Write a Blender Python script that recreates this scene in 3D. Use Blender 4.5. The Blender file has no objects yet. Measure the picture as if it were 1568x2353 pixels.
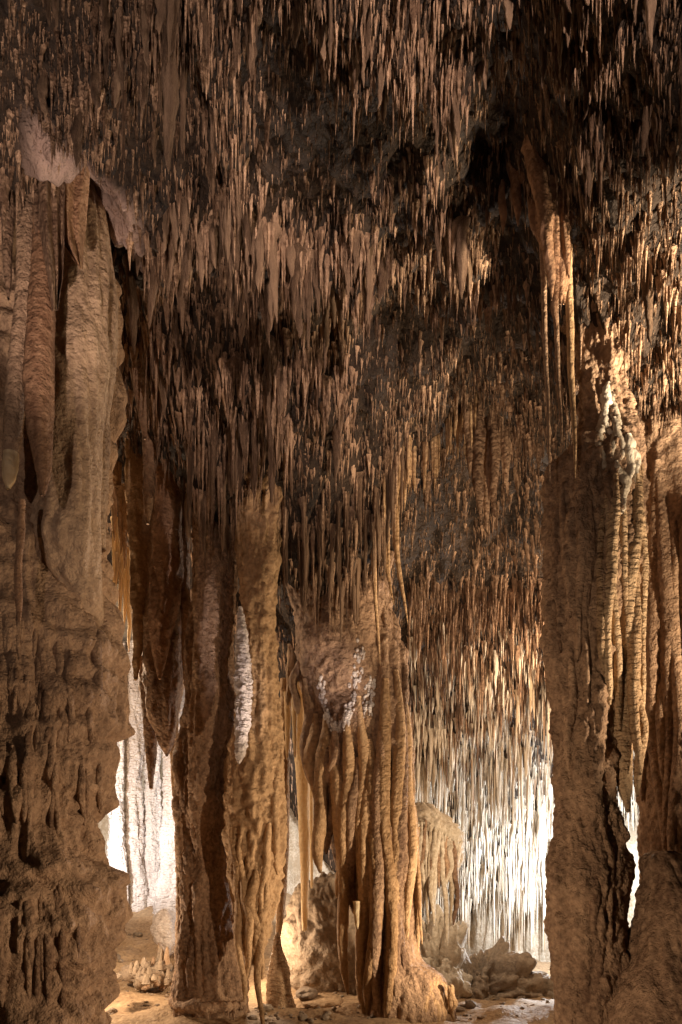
import bpy, math, random
import numpy as np

random.seed(7)
rng = np.random.default_rng(7)
R = math.radians
scene = bpy.context.scene
C = scene.collection

# ------------------------------------------------------------------ camera
EYE = 2.2                       # eye height above the cave floor
cam_d = bpy.data.cameras.new('camera')
cam = bpy.data.objects.new('camera', cam_d)
C.objects.link(cam)
cam.location = (0, 0, EYE)
cam.rotation_euler = (R(90), 0, 0)
cam_d.sensor_fit = 'AUTO'
cam_d.sensor_width = 36.0
cam_d.lens = 24.0
cam_d.shift_y = 0.33            # perspective-corrected view upwards
cam_d.clip_start = 0.05
cam_d.clip_end = 200
scene.camera = cam

# ------------------------------------------------------------------ world, view
w = bpy.data.worlds.new("World")
scene.world = w
w.use_nodes = True
bg = w.node_tree.nodes['Background']
bg.inputs[0].default_value = (0.9, 0.7, 0.6, 1)
bg.inputs[1].default_value = 0.004
vs = scene.view_settings
vs.view_transform = 'Standard'
vs.look = 'None'
vs.exposure = 0.5
vs.gamma = 1.0
vs.use_curve_mapping = False
cy = scene.cycles
cy.max_bounces = 5
cy.diffuse_bounces = 4
cy.glossy_bounces = 2
cy.transmission_bounces = 3
cy.use_denoising = True
cy.sample_clamp_indirect = 0.7
cy.caustics_reflective = False
cy.caustics_refractive = False

# ------------------------------------------------------------------ placing helpers
HOR = 1953.0
def P(u, v, d):
    """point at depth d metres seen at (u, v) of the 1568 x 2353 survey sheet"""
    return ((u - 784.0) / 1568.0 * d, d, EYE + (HOR - v) / 1568.0 * d)

# ------------------------------------------------------------------ cave lamps
def lamp(name, kind, loc, energy, color, size=0.1, target=None, angle=90, blend=0.5):
    ld = bpy.data.lights.new(name, kind)
    ld.energy = energy
    ld.color = color
    if kind in ('POINT', 'SPOT'):
        ld.shadow_soft_size = size
    if kind == 'SPOT':
        ld.spot_size = R(angle)
        ld.spot_blend = blend
    o = bpy.data.objects.new(name, ld)
    C.objects.link(o)
    o.location = loc
    if target is not None:
        from mathutils import Vector
        o.rotation_euler = (Vector(target) - Vector(loc)).to_track_quat('-Z', 'Y').to_euler()
    return o

WHITE = (1.0, 0.97, 0.94)
COOL = (0.86, 0.93, 1.0)
PINK = (1.0, 0.77, 0.64)
WARM = (1.0, 0.73, 0.48)
GOLD = (1.0, 0.76, 0.50)
# unseen lamps washing the roof and the columns, most of them added
lamp('unseen_lamp', 'SPOT', (2.6, -3.0, 4.3), 2900, PINK, 0.05, (0.0, 5.8, 7.5), 25, 1.0)  # added high behind the viewer to graze the roof and darken gaps
lamp('unseen_lamp', 'SPOT', (3.0, 4.0, 0.4), 520, WARM, 0.05, (-1.9, 6.4, 1.9), 68, 0.9)
lamp('unseen_lamp', 'SPOT', (-2.0, -2.5, 2.6), 330, PINK, 0.06, (-0.1, 8.0, 6.0), 44, 1.0)  # added behind the viewer so light skims the far roof
lamp('unseen_lamp', 'SPOT', (-1.4, 2.6, 0.4), 330, WARM, 0.06, (2.4, 6.2, 2.2), 64, 0.9)  # added to brighten the right column's foot and the mound
# lamp behind the left column: white pocket
lamp('pocket_lamp', 'SPOT', P(205, 1980, 12.6), 280, WHITE, 0.08, P(345, 1800, 15.5), 150, 0.6)
lamp('pocket_lamp', 'POINT', P(190, 1500, 11.0), 330, WARM, 0.1)
lamp('pocket_lamp', 'POINT', P(150, 2130, 9.3), 170, WARM, 0.08)
# lamp behind the right column: cool straw pocket
lamp('straw_lamp', 'POINT', P(1315, 2040, 13.6), 650, COOL, 0.08)
lamp('straw_lamp', 'POINT', P(1330, 1560, 10.4), 300, WARM, 0.08)
# lamp in the gap behind the centre column
lamp('fold_lamp', 'SPOT', P(1345, 1800, 7.4), 700, GOLD, 0.05, P(1020, 1060, 8.8), 72, 0.9)
lamp('gap_lamp', 'SPOT', P(800, 1850, 13.0), 600, WHITE, 0.08, P(690, 1880, 16.5), 120, 0.5)
lamp('gap_lamp', 'POINT', P(585, 2160, 10.4), 60, WARM, 0.08)
# lamp on the floor behind the right column, raking the centre column and the roof fold
lamp('floor_lamp', 'SPOT', P(1370, 2250, 7.6), 520, GOLD, 0.06, P(930, 2030, 9.0), 96, 0.8)
# lamps to the right, grazing the right column and its roof
lamp('side_lamp', 'SPOT', (4.6, 4.9, 2.6), 620, GOLD, 0.05, (2.55, 5.8, 4.3), 76, 0.9)
lamp('side_lamp', 'SPOT', (4.9, 3.9, 3.6), 4200, (1.0, .80, .56), 0.05, (3.3, 5.2, 6.2), 46, 1.0)
# lamp high on the left, raking the ridge
lamp('ridge_lamp', 'SPOT', (-1.7, 2.6, 3.2), 420, PINK, 0.04, P(200, 440, 4.6), 40, 0.8)
# narrow spots on the white stalactite and the white nubs
lamp('narrow_lamp', 'SPOT', (1.6, 6.0, 0.3), 650, (1.0, 0.84, 0.80), 0.04, P(560, 1590, 7.95), 12, 1.0)
lamp('narrow_lamp', 'SPOT', (1.7, 5.6, 0.3), 600, (1.0, 0.84, 0.80), 0.04, P(795, 1590, 8.7), 10, 1.0)

# ------------------------------------------------------------------ noise
_perm = np.random.default_rng(3).permutation(256)
_perm = np.concatenate([_perm, _perm, _perm]).astype(np.int32)
_g = np.random.default_rng(5).normal(size=(256, 3))
_g /= np.linalg.norm(_g, axis=1)[:, None]
_g = _g.astype(np.float32)

def noise(p, scale=1.0, seed=0):
    """gradient noise, about -1..1; scale may be a triple"""
    q = (np.asarray(p, dtype=np.float32) * np.asarray(scale, dtype=np.float32)) + np.float32(seed * 17.31)
    i = np.floor(q).astype(np.int32)
    f = q - i
    i &= 255
    t = f * f * f * (f * (f * 6 - 15) + 10)
    res = 0
    for dx in (0, 1):
        wx = t[:, 0] if dx else 1 - t[:, 0]
        for dy in (0, 1):
            wy = t[:, 1] if dy else 1 - t[:, 1]
            for dz in (0, 1):
                wz = t[:, 2] if dz else 1 - t[:, 2]
                h = _perm[_perm[_perm[(i[:, 0] + dx) & 255] + ((i[:, 1] + dy) & 255)] + ((i[:, 2] + dz) & 255)]
                g = _g[h]
                res = res + wx * wy * wz * (g[:, 0] * (f[:, 0] - dx) + g[:, 1] * (f[:, 1] - dy) + g[:, 2] * (f[:, 2] - dz))
    return res * 1.6

def billow(p, scale, seed=0):
    return np.abs(noise(p, scale, seed)) * 2 - 0.5      # round swells, sharp grooves

# ------------------------------------------------------------------ objects
def new_obj(name, me, parent=None, loc=(0, 0, 0)):
    o = bpy.data.objects.new(name, me)
    C.objects.link(o)
    o.location = loc
    if parent is not None:
        o.parent = parent
    return o

def tag(o, label=None, cat=None, group=None, kind=None):
    if label: o['label'] = label
    if cat: o['category'] = cat
    if group: o['group'] = group
    if kind: o['kind'] = kind
    return o

def thing(name, label, cat, loc, group=None):
    return tag(new_obj(name, None, None, loc), label, cat, group)

def mesh_np(name, verts, faces, mat, tone=None, smooth=True):
    """faces: (n,4) or (n,3) int array, or list of such"""
    me = bpy.data.meshes.new(name)
    if not isinstance(faces, (list, tuple)):
        faces = [faces]
    faces = [np.asarray(f, dtype=np.int32) for f in faces if len(f)]
    loops = np.concatenate([f.ravel() for f in faces])
    tot = np.concatenate([np.full(len(f), f.shape[1], dtype=np.int32) for f in faces])
    start = np.concatenate([[0], np.cumsum(tot)[:-1]]).astype(np.int32)
    me.vertices.add(len(verts))
    me.vertices.foreach_set('co', np.asarray(verts, dtype=np.float32).ravel())
    me.loops.add(len(loops))
    me.loops.foreach_set('vertex_index', loops)
    me.polygons.add(len(tot))
    me.polygons.foreach_set('loop_start', start)
    me.polygons.foreach_set('loop_total', tot)
    if smooth:
        me.polygons.foreach_set('use_smooth', np.ones(len(tot), dtype=bool))
    if tone is not None:
        a = me.attributes.new('tone', 'FLOAT', 'POINT')
        a.data.foreach_set('value', np.asarray(tone, dtype=np.float32))
    me.materials.append(mat)
    me.update(calc_edges=True)
    return me

def grid_faces(nr, nc, wrap):
    r = np.arange(nr - 1)[:, None]
    c = np.arange(nc if wrap else nc - 1)[None, :]
    c2 = (c + 1) % nc
    a = r * nc + c
    b = r * nc + c2
    d = (r + 1) * nc + c
    e = (r + 1) * nc + c2
    return np.stack([a, b, e, d], -1).reshape(-1, 4)

# ------------------------------------------------------------------ materials
def stone(name, dark, light, bump=0.5, fine=55.0, rough=0.72, ripple=0.0, ripple_scale=18.0, streak=0.5,
          trans=0.0, trans_col=(1, .55, .15), spec=0.3, vary=0.35, patch=1.3):
    m = bpy.data.materials.new(name)
    m.use_nodes = True
    nt = m.node_tree
    N, L = nt.nodes, nt.links
    for n in list(N): N.remove(n)
    out = N.new('ShaderNodeOutputMaterial')
    bs = N.new('ShaderNodeBsdfPrincipled')
    tc = N.new('ShaderNodeTexCoord')
    oi = N.new('ShaderNodeObjectInfo')
    at = N.new('ShaderNodeAttribute'); at.attribute_name = 'tone'
    n1 = N.new('ShaderNodeTexNoise'); n1.inputs['Scale'].default_value = patch; n1.inputs['Detail'].default_value = 6
    n1.inputs['Roughness'].default_value = 0.65
    L.new(tc.outputs['Object'], n1.inputs['Vector'])
    mp = N.new('ShaderNodeMapping'); mp.inputs['Scale'].default_value = (9, 9, 0.7)
    L.new(tc.outputs['Object'], mp.inputs['Vector'])
    n2 = N.new('ShaderNodeTexNoise'); n2.inputs['Scale'].default_value = 1.0; n2.inputs['Detail'].default_value = 4
    L.new(mp.outputs['Vector'], n2.inputs['Vector'])
    n3 = N.new('ShaderNodeTexNoise'); n3.inputs['Scale'].default_value = 22; n3.inputs['Detail'].default_value = 5
    L.new(tc.outputs['Object'], n3.inputs['Vector'])
    def math_(op, a, b):
        x = N.new('ShaderNodeMath'); x.operation = op
        for k, val in ((0, a), (1, b)):
            if isinstance(val, (int, float)): x.inputs[k].default_value = val
            else: L.new(val, x.inputs[k])
        return x.outputs[0]
    s = math_('ADD', math_('MULTIPLY', n1.outputs['Fac'], 1.0), math_('MULTIPLY', n2.outputs['Fac'], streak))
    s = math_('ADD', s, math_('MULTIPLY', n3.outputs['Fac'], 0.9))
    s = math_('SUBTRACT', s, 0.45 + 0.5 * streak)                       # about 0.5 in the middle
    s = math_('ADD', s, math_('MULTIPLY', at.outputs['Fac'], vary))
    rnd = math_('MULTIPLY', math_('SUBTRACT', oi.outputs['Random'], 0.5), vary)
    s = math_('ADD', s, rnd)
    cr = N.new('ShaderNodeValToRGB')
    e = cr.color_ramp.elements
    e[0].position, e[0].color = 0.22, (*dark, 1)
    e[1].position, e[1].color = 0.8, (*light, 1)
    L.new(s, cr.inputs['Fac'])
    L.new(cr.outputs['Color'], bs.inputs['Base Color'])
    bs.inputs['Roughness'].default_value = rough
    bs.inputs['Specular IOR Level'].default_value = spec
    # relief
    b1 = N.new('ShaderNodeTexNoise'); b1.inputs['Scale'].default_value = fine; b1.inputs['Detail'].default_value = 4
    b1.inputs['Roughness'].default_value = 0.6
    L.new(tc.outputs['Object'], b1.inputs['Vector'])
    b2 = N.new('ShaderNodeTexNoise'); b2.inputs['Scale'].default_value = fine * 0.3; b2.inputs['Detail'].default_value = 3
    L.new(tc.outputs['Object'], b2.inputs['Vector'])
    h = math_('ADD', math_('MULTIPLY', b1.outputs['Fac'], 0.5), math_('MULTIPLY', b2.outputs['Fac'], 1.2))
    if ripple:
        mr = N.new('ShaderNodeMapping'); mr.inputs['Scale'].default_value = (5, 5, ripple_scale)
        L.new(tc.outputs['Object'], mr.inputs['Vector'])
        b3 = N.new('ShaderNodeTexNoise'); b3.inputs['Scale'].default_value = 1.6; b3.inputs['Detail'].default_value = 2
        L.new(mr.outputs['Vector'], b3.inputs['Vector'])
        h = math_('ADD', h, math_('MULTIPLY', b3.outputs['Fac'], ripple))
    bp = N.new('ShaderNodeBump'); bp.inputs['Strength'].default_value = min(1, bump)
    bp.inputs['Distance'].default_value = 0.05
    L.new(h, bp.inputs['Height'])
    L.new(bp.outputs['Normal'], bs.inputs['Normal'])
    if trans:
        tr = N.new('ShaderNodeBsdfTranslucent'); tr.inputs['Color'].default_value = (*trans_col, 1)
        mx = N.new('ShaderNodeMixShader'); mx.inputs[0].default_value = trans
        L.new(bs.outputs[0], mx.inputs[1]); L.new(tr.outputs[0], mx.inputs[2])
        L.new(mx.outputs[0], out.inputs['Surface'])
    else:
        L.new(bs.outputs[0], out.inputs['Surface'])
    return m

M_BROWN = stone('brown_limestone', (0.13, 0.072, 0.043), (0.48, 0.315, 0.20), bump=0.9)
M_TAN = stone('tan_flowstone', (0.17, 0.102, 0.062), (0.50, 0.345, 0.225), bump=0.8, fine=50)
M_RUST = stone('rusty_flowstone', (0.17, 0.085, 0.045), (0.44, 0.26, 0.15), bump=0.8)
M_OCHRE = stone('ochre_flowstone', (0.24, 0.14, 0.065), (0.56, 0.37, 0.21), bump=0.9, fine=30)
M_RIPPLE = stone('rippled_flowstone', (0.28, 0.17, 0.09), (0.55, 0.39, 0.24), bump=0.9, ripple=1.2)
M_DRIP = stone('dripstone', (0.12, 0.068, 0.04), (0.50, 0.325, 0.21), bump=0.8, fine=70, vary=0.5)
M_ROOF = stone('shade_darkened_roof_rock', (0.010, 0.006, 0.004), (0.045, 0.027, 0.016), bump=1.0, fine=50)  # near-black base stands in for shade between the stalactites
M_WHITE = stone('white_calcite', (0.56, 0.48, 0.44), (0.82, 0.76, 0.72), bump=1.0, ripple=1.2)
M_PALE = stone('pale_calcite', (0.34, 0.27, 0.19), (0.72, 0.64, 0.53), bump=0.7, fine=30)
M_STRAW = stone('pale_straw_calcite', (0.36, 0.26, 0.16), (0.78, 0.70, 0.58), bump=0.3, vary=0.6)
M_FLOOR = stone('cave_floor_stone', (0.22, 0.14, 0.08), (0.50, 0.35, 0.21), bump=0.8, fine=20)
M_AMBER = stone('amber_calcite', (0.56, 0.38, 0.19), (0.80, 0.66, 0.44), bump=0.6, trans=0.3, trans_col=(.92, .70, .42))
M_PINK = stone('pinkish_limestone', (0.07, 0.042, 0.032), (0.42, 0.30, 0.25), bump=0.9, fine=25, patch=3)
M_GREY = stone('grey_brown_rock', (0.20, 0.15, 0.11), (0.42, 0.33, 0.24), bump=0.9, fine=25)

# ------------------------------------------------------------------ shapes
FLUTE = [(0.05, (4.5, 4.5, 0.45), 'b'), (0.03, (11, 11, 1.2), 'b'), (0.014, (22, 22, 12), 'n')]
LUMP = [(0.07, (2.2, 2.2, 1.6), 'n'), (0.04, (7, 7, 5), 'b'), (0.018, (20, 20, 16), 'b')]

def tube_mesh(name, keys, mat, layers=FLUTE, seed=0, step=0.02, aspect=1.0, amp=1.0, smooth_rows=3, maxc=300, maxr=520, minc=10):
    """a hanging or standing dripstone body. keys: (x, y, z, r) from top to bottom"""
    step *= 1.85
    k = np.array(keys, dtype=np.float64)
    seg = np.linalg.norm(np.diff(k[:, :3], axis=0), axis=1)
    t = np.concatenate([[0], np.cumsum(seg)])
    nr = int(np.clip(t[-1] / step, 8, maxr))
    rmax = k[:, 3].max()
    nc = int(np.clip(2 * math.pi * rmax / step, minc, maxc))
    tt = np.linspace(0, t[-1], nr)
    cols = [np.interp(tt, t, k[:, j]) for j in range(4)]
    if smooth_rows:
        kw = max(1, int(nr / len(k) * 0.25)) * 2 + 1
        ker = np.hanning(kw + 2); ker /= ker.sum()
        for j in range(4):
            pad = len(ker) // 2
            e = np.concatenate([2 * cols[j][0] - cols[j][1:pad + 1][::-1], cols[j], 2 * cols[j][-1] - cols[j][-pad - 1:-1][::-1]])
            cols[j] = np.convolve(e, ker, 'valid')[:nr]
    X, Y, Z, Rr = cols
    Rr = np.maximum(Rr, 0.0008)
    th = np.linspace(0, 2 * math.pi, nc, endpoint=False)
    ct, st = np.cos(th), np.sin(th)
    px = X[:, None] + Rr[:, None] * ct
    py = Y[:, None] + Rr[:, None] * st * aspect
    pz = np.repeat(Z[:, None], nc, 1)
    p = np.stack([px, py, pz], -1).reshape(-1, 3)
    warp = noise(p, 1.3, seed + 40) * 0.12
    q = p + np.stack([warp, -warp, warp * 0.6], -1)
    d = np.zeros(len(p))
    for i, (a, sc, mode) in enumerate(layers):
        if mode == 's':          # stacked tiers with undercut lips; sc = (tiers per metre, warp, top height)
            ww = q[:, 2] * sc[0] + sc[1] * noise(p, (1.1, 1.1, .5), seed + i) + .10 * noise(p, 4.0, seed + i)
            fr = ww - np.floor(ww)
            n = (1 - fr) ** 1.4 * np.clip(fr / .16, 0, 1) * np.clip((sc[2] - p[:, 2]) / .6, 0, 1)
        else:
            n = billow(q, sc, seed + i) if mode == 'b' else noise(q, sc, seed + i)
        d += a * amp * n
    fade = np.minimum(1.0, (Rr / 0.16)) ** 0.8
    d = d.reshape(nr, nc) * fade[:, None]
    d = np.maximum(d, -0.75 * Rr[:, None])
    px = px + d * ct
    py = py + d * st * aspect
    v = np.stack([px, py, pz], -1).reshape(-1, 3)
    f = grid_faces(nr, nc, True)
    f = f[:, ::-1]
    top, bot = len(v), len(v) + 1
    v = np.vstack([v, [[X[0], Y[0], Z[0]], [X[-1], Y[-1], Z[-1] - Rr[-1] * 0.6]]])
    c = np.arange(nc); c2 = (c + 1) % nc
    ft = np.stack([np.full(nc, top), c, c2], -1)
    fb = np.stack([np.full(nc, bot), (nr - 1) * nc + c2, (nr - 1) * nc + c], -1)
    # put face winding outwards
    return v, [f[:, ::-1], ft, fb]

def part(name, parent, keys, mat, **kw):
    v, f = tube_mesh(name, keys, mat, **kw)
    loc = np.array(parent.location) if parent is not None else np.zeros(3)
    return new_obj(name, mesh_np(name, v - loc, f, mat), parent)

def prof(d, rows, push=0.0):
    """rows (v, u_left, u_right) -> keys"""
    out = []
    for v, a, b in rows:
        x, y, z = P((a + b) / 2, v, d)
        out.append((x, y + push, z, (b - a) / 2 / 1568.0 * d))
    return out

def hang(d, rows):
    """rows (u, v, width) -> keys"""
    out = []
    for u, v, wd in rows:
        x, y, z = P(u, v, d)
        out.append((x, y, z, wd / 2 / 1568.0 * d))
    return out

def cone(u0, v0, u1, v1, wd, d, flare=1.5, tip=0.18, n=7):
    """a stalactite from (u0,v0) to tip (u1,v1)"""
    rows = []
    for i in range(n + 1):
        t = i / n
        r = wd * ((1 - t) ** 0.55 * (1 - tip) + tip) if t < 1 else wd * tip * 0.5
        if t < 0.2: r *= 1 + (flare - 1) * (1 - t / 0.2) ** 2
        rows.append((u0 + (u1 - u0) * t + (random.uniform(-.12, .12) * wd if 0 < t < 1 else 0), v0 + (v1 - v0) * t, r))
    return hang(d, rows)

from mathutils import Vector
from mathutils.bvhtree import BVHTree
def surf(o, *more):
    vs_, fs_ = [], []
    for ob in (o,) + more:
        off = len(vs_)
        base = np.array(ob.location) + (np.array(ob.parent.location) if ob.parent else 0)
        me = ob.data
        co = np.empty(len(me.vertices) * 3, dtype=np.float32); me.vertices.foreach_get('co', co)
        vs_ += (co.reshape(-1, 3) + base).tolist()
        fs_ += [[i + off for i in p.vertices] for p in me.polygons]
    return BVHTree.FromPolygons(vs_, fs_)

def rib_keys(bvh, u0, v0, u1, v1, wd, dd, emb=0.35, tip=0.3, n=12, wob=0.25, lift=0.0):
    """a rib that grows out of a stone surface and may leave it lower down"""
    rows = []; last = None
    ph = random.uniform(0, 6); ph2 = random.uniform(0, 6)
    fade = random.uniform(.25, .5)
    for i in range(n + 1):
        t = i / n
        u = u0 + (u1 - u0) * t + wd * wob * (math.sin(t * 5 + ph) + .5 * math.sin(t * 11 + ph2))
        v = v0 + (v1 - v0) * t
        env = min(1.0, .35 + t / fade) * ((1 - t) ** 0.5 * (1 - tip) + tip if t < 1 else tip * .5)
        r = wd / 2 * env * (1 + .12 * math.sin(t * 9 + ph2))
        p = Vector(P(u, v, 1.0)) - Vector((0, 0, EYE))
        h = bvh.ray_cast(Vector((0, 0, EYE)), p.normalized(), 60)[0]
        hd = h.y if h is not None else None
        if last is None: last = hd if hd is not None else dd
        elif hd is not None and abs(hd - last) < 0.18: last = last * .5 + hd * .5
        rr = r / 1568 * last
        rows.append((*P(u, v, last + rr * (2 * emb - .6) - lift), rr))
    return rows
def rib(name, parent, bvh, u0, v0, u1, v1, wd, dd, mat, emb=0.35, tip=0.3, wob=0.25, lift=0.0, **kw):
    return part(name, parent, rib_keys(bvh, u0, v0, u1, v1, wd, dd, emb, tip, 12, wob, lift), mat, **kw)

SMALL = [(0.012, (14, 14, 2.5), 'b'), (0.010, (30, 30, 22), 'n')]

def single(name, label, cat, keys, mat, group=None, **kw):
    """a thing that is one mesh, origin at its base"""
    x, y, z, _ = keys[-1]
    v, f = tube_mesh(name, keys, mat, **kw)
    o = new_obj(name, mesh_np(name, v - np.array([x, y, z]), f, mat), None, (x, y, z))
    return tag(o, label, cat, group)

# ================================================================== SETTING
# ------------------------------------------------------------------ ceiling sheet
U_TAB = [-500, 0, 150, 300, 500, 700, 900, 1050, 1180, 1300, 1450, 1568, 2100]
near = [(1.2, -4600), (2, -2000), (3, -690)]
T_L = near + [(3.6, -60), (4.0, 150), (4.3, 310), (4.5, 350), (4.8, 340), (5.2, 330), (5.8, 430), (7, 700), (9, 950), (12, 1100), (15, 1250), (18.5, 1550)]
TAB = [
    T_L, T_L,
    near + [(3.7, -60), (4.1, 140), (4.4, 330), (4.65, 410), (4.9, 410), (5.3, 370), (5.8, 450), (7, 700), (9, 950), (12, 1100), (15, 1250), (18.5, 1550)],
    near + [(4, -30), (4.6, 230), (5.0, 440), (5.25, 540), (5.5, 560), (5.9, 520), (6.3, 580), (7, 730), (8, 900), (9, 1000), (10.5, 1100), (13, 1200), (16, 1350), (18.5, 1600)],
    near + [(4, -30), (4.6, 230), (5.3, 450), (5.8, 560), (6.1, 615), (6.5, 550), (6.9, 680), (7.3, 860), (7.6, 950), (7.9, 1060), (8.15, 1190), (8.4, 1170), (9, 1190), (10, 1240), (12, 1300), (16, 1500), (18.5, 1700)],
    near + [(4, -30), (4.6, 230), (5.3, 450), (5.8, 570), (6.1, 640), (6.5, 560), (6.9, 700), (7.3, 890), (7.6, 990), (7.9, 960), (8.2, 1130), (8.6, 1320), (9.0, 1390), (9.7, 1400), (11, 1500), (13, 1620), (16, 1850), (18.5, 2000)],
    near + [(4, -30), (4.6, 230), (5.3, 440), (5.8, 560), (6.2, 650), (6.6, 590), (7, 720), (7.5, 890), (8, 960), (8.3, 1020), (8.6, 1160), (9, 1280), (9.5, 1310), (10, 1320), (10.6, 1350), (11.5, 1400), (13, 1560), (14.5, 1750), (16, 1950), (17, 2100), (18.5, 2300)],
    near + [(4, -30), (4.6, 200), (5.3, 420), (5.8, 520), (6.2, 620), (6.8, 700), (7.6, 830), (8, 880), (8.5, 960), (8.7, 970), (8.9, 940), (9.2, 970), (9.6, 1080), (10.2, 1200), (11, 1340), (12, 1470), (13, 1600), (14, 1740), (15, 1880), (16, 2020), (17, 2150), (18.5, 2350)],
    near + [(4, -50), (4.6, 120), (5.3, 250), (5.8, 400), (6.3, 560), (7, 700), (8, 850), (9, 980), (10, 1150), (11, 1330), (12, 1480), (13, 1620), (14, 1760), (15, 1900), (16, 2030), (17, 2160), (18.5, 2350)],
    near + [(3.5, -200), (4, 60), (4.5, 300), (5, 480), (5.5, 640), (6, 800), (6.5, 900), (7, 1000), (8, 1130), (10, 1300), (12, 1500), (14, 1750), (16, 2000), (18.5, 2300)],
    near + [(3.5, -80), (4, 170), (4.5, 380), (5, 540), (5.5, 700), (6, 830), (6.5, 900), (7, 960), (8, 1050), (10, 1250), (14, 1700), (18.5, 2300)],
    near + [(3.5, -80), (4, 170), (4.5, 380), (5, 540), (5.5, 690), (6, 810), (6.5, 880), (7, 940), (8, 1030), (10, 1250), (14, 1700), (18.5, 2300)],
    near + [(3.5, -80), (4, 170), (4.5, 380), (5, 540), (5.5, 690), (6, 810), (6.5, 880), (7, 940), (8, 1030), (10, 1250), (14, 1700), (18.5, 2300)],
]
NY, NS = 380, 300
# rows spaced finer where the roof is seen at a grazing angle
ys = np.concatenate([np.linspace(1.2, 3.6, 36, endpoint=False), np.linspace(3.6, 12, 264, endpoint=False), np.linspace(12, 18.5, NY - 300)])
us = np.linspace(-500, 2100, NS)
Hk = np.zeros((NY, len(U_TAB)))
for j, tb in enumerate(TAB):
    a = np.array(tb, dtype=float)
    yy = np.linspace(1.2, 18.5, 700)
    hh = (HOR - np.interp(yy, a[:, 0], a[:, 1])) * yy / 1568.0
    ker = np.hanning(13); ker /= ker.sum()
    hp = np.concatenate([np.full(6, hh[0]), hh, np.full(6, hh[-1])])
    hh = np.convolve(hp, ker, 'valid')
    Hk[:, j] = np.interp(ys, yy, hh)
Hm = np.zeros((NY, NS))
for i in range(NY):
    row = np.interp(us, U_TAB, Hk[i])
    ker = np.hanning(31); ker /= ker.sum()
    rp = np.concatenate([np.full(15, row[0]), row, np.full(15, row[-1])])
    Hm[i] = np.convolve(rp, ker, 'valid')
S = (us - 784) / 1568.0
cx = S[None, :] * ys[:, None]
cyy = np.repeat(ys[:, None], NS, 1)
cz = EYE + Hm
pc = np.stack([cx, cyy, cz], -1).reshape(-1, 3)
flat = pc * np.array([1, 1, 0.3])
dz = 0.32 * noise(flat, 0.8, 3) + 0.13 * noise(flat, 2.2, 4) - 0.17 * billow(flat, (3.2, 2.4, 3.2), 5) - 0.09 * billow(flat, 8.0, 6)
rn = np.clip(1 - np.abs(noise(flat, 0.5, 77)) * 5, 0, 1)
dz -= 0.20 * rn * rn * (3 - 2 * rn)
pc[:, 2] += dz * np.clip(pc[:, 1] / 6, 0.5, 1.0)
cz = pc[:, 2].reshape(NY, NS)
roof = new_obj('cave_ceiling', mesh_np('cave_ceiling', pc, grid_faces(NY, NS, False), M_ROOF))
fu = 784 + 1568 * pc[:, 0] / pc[:, 1]; fv = HOR - 1568 * (pc[:, 2] - EYE) / pc[:, 1]
# painted pink lamplight, ragged soft edge, on the lip above the left column
lip_light = np.clip(1.6 - (np.abs(fv - (330 + (fu - 80))) + 40 * noise(pc, 3.0, 91) + 30 * noise(pc, 9.0, 92)) / 58, 0, 1)
lip_light *= np.clip((fu - 35) / 60, 0, 1) * np.clip((350 - fu) / 50, 0, 1) * (pc[:, 1] < 6.2)
at_ = roof.data.attributes.new('lip_light_tint', 'FLOAT', 'POINT')
at_.data.foreach_set('value', lip_light.astype(np.float32))
nt = M_ROOF.node_tree
bs_ = next(n for n in nt.nodes if n.type == 'BSDF_PRINCIPLED')
src = bs_.inputs['Base Color'].links[0].from_socket
an = nt.nodes.new('ShaderNodeAttribute'); an.attribute_name = 'lip_light_tint'
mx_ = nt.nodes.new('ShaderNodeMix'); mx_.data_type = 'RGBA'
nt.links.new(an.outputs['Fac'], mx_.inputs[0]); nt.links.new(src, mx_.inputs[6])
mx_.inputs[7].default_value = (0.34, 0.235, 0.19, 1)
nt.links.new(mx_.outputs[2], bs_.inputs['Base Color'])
tag(roof, 'rock roof of the cave, its colour darkened for gap shade, sloping down towards the back', kind='structure')

def roof_z(x, y):
    s = x / y * 1568 + 784
    fj = np.interp(s, us, np.arange(NS)); fi = np.interp(y, ys, np.arange(NY))
    return cz[int(round(float(fi))), int(round(float(fj)))]

def root_v(u, d):
    return HOR - (roof_z((u - 784) / 1568 * d, d) + 0.08 - EYE) * 1568 / d

# ------------------------------------------------------------------ floor
gx = np.linspace(-14, 14, 220); gy = np.linspace(-4, 20, 230)
GX, GY = np.meshgrid(gx, gy)
fp = np.stack([GX, GY, np.zeros_like(GX)], -1).reshape(-1, 3)
X_, Y_ = fp[:, 0], fp[:, 1]
left = 1 / (1 + np.exp((X_ + 0.9) * 2.5))
fz = left * np.clip((Y_ - 11.0) / 5.0, 0, 1.6) * 1.2
fz += (1 - left) * -0.5 * np.clip((Y_ - 9.5) / 3, 0, 1) * (1 / (1 + np.exp(-(X_ - 0.8) * 3)))
fz += 0.17 * noise(fp, 0.7, 11) + 0.09 * noise(fp, 2.0, 12) + 0.03 * billow(fp, 5.0, 14) + 0.015 * billow(fp, (1.6, 9, 1), 13)
fp[:, 2] = fz
floor = new_obj('cave_floor', mesh_np('cave_floor', fp, grid_faces(230, 220, False), M_FLOOR))
tag(floor, 'brown uneven rock floor of the cave', kind='structure')
def floor_z(x, y):
    i = int(np.clip(np.interp(y, gy, np.arange(230)), 0, 229)); j = int(np.clip(np.interp(x, gx, np.arange(220)), 0, 219))
    return fz[i * 220 + j]

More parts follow.
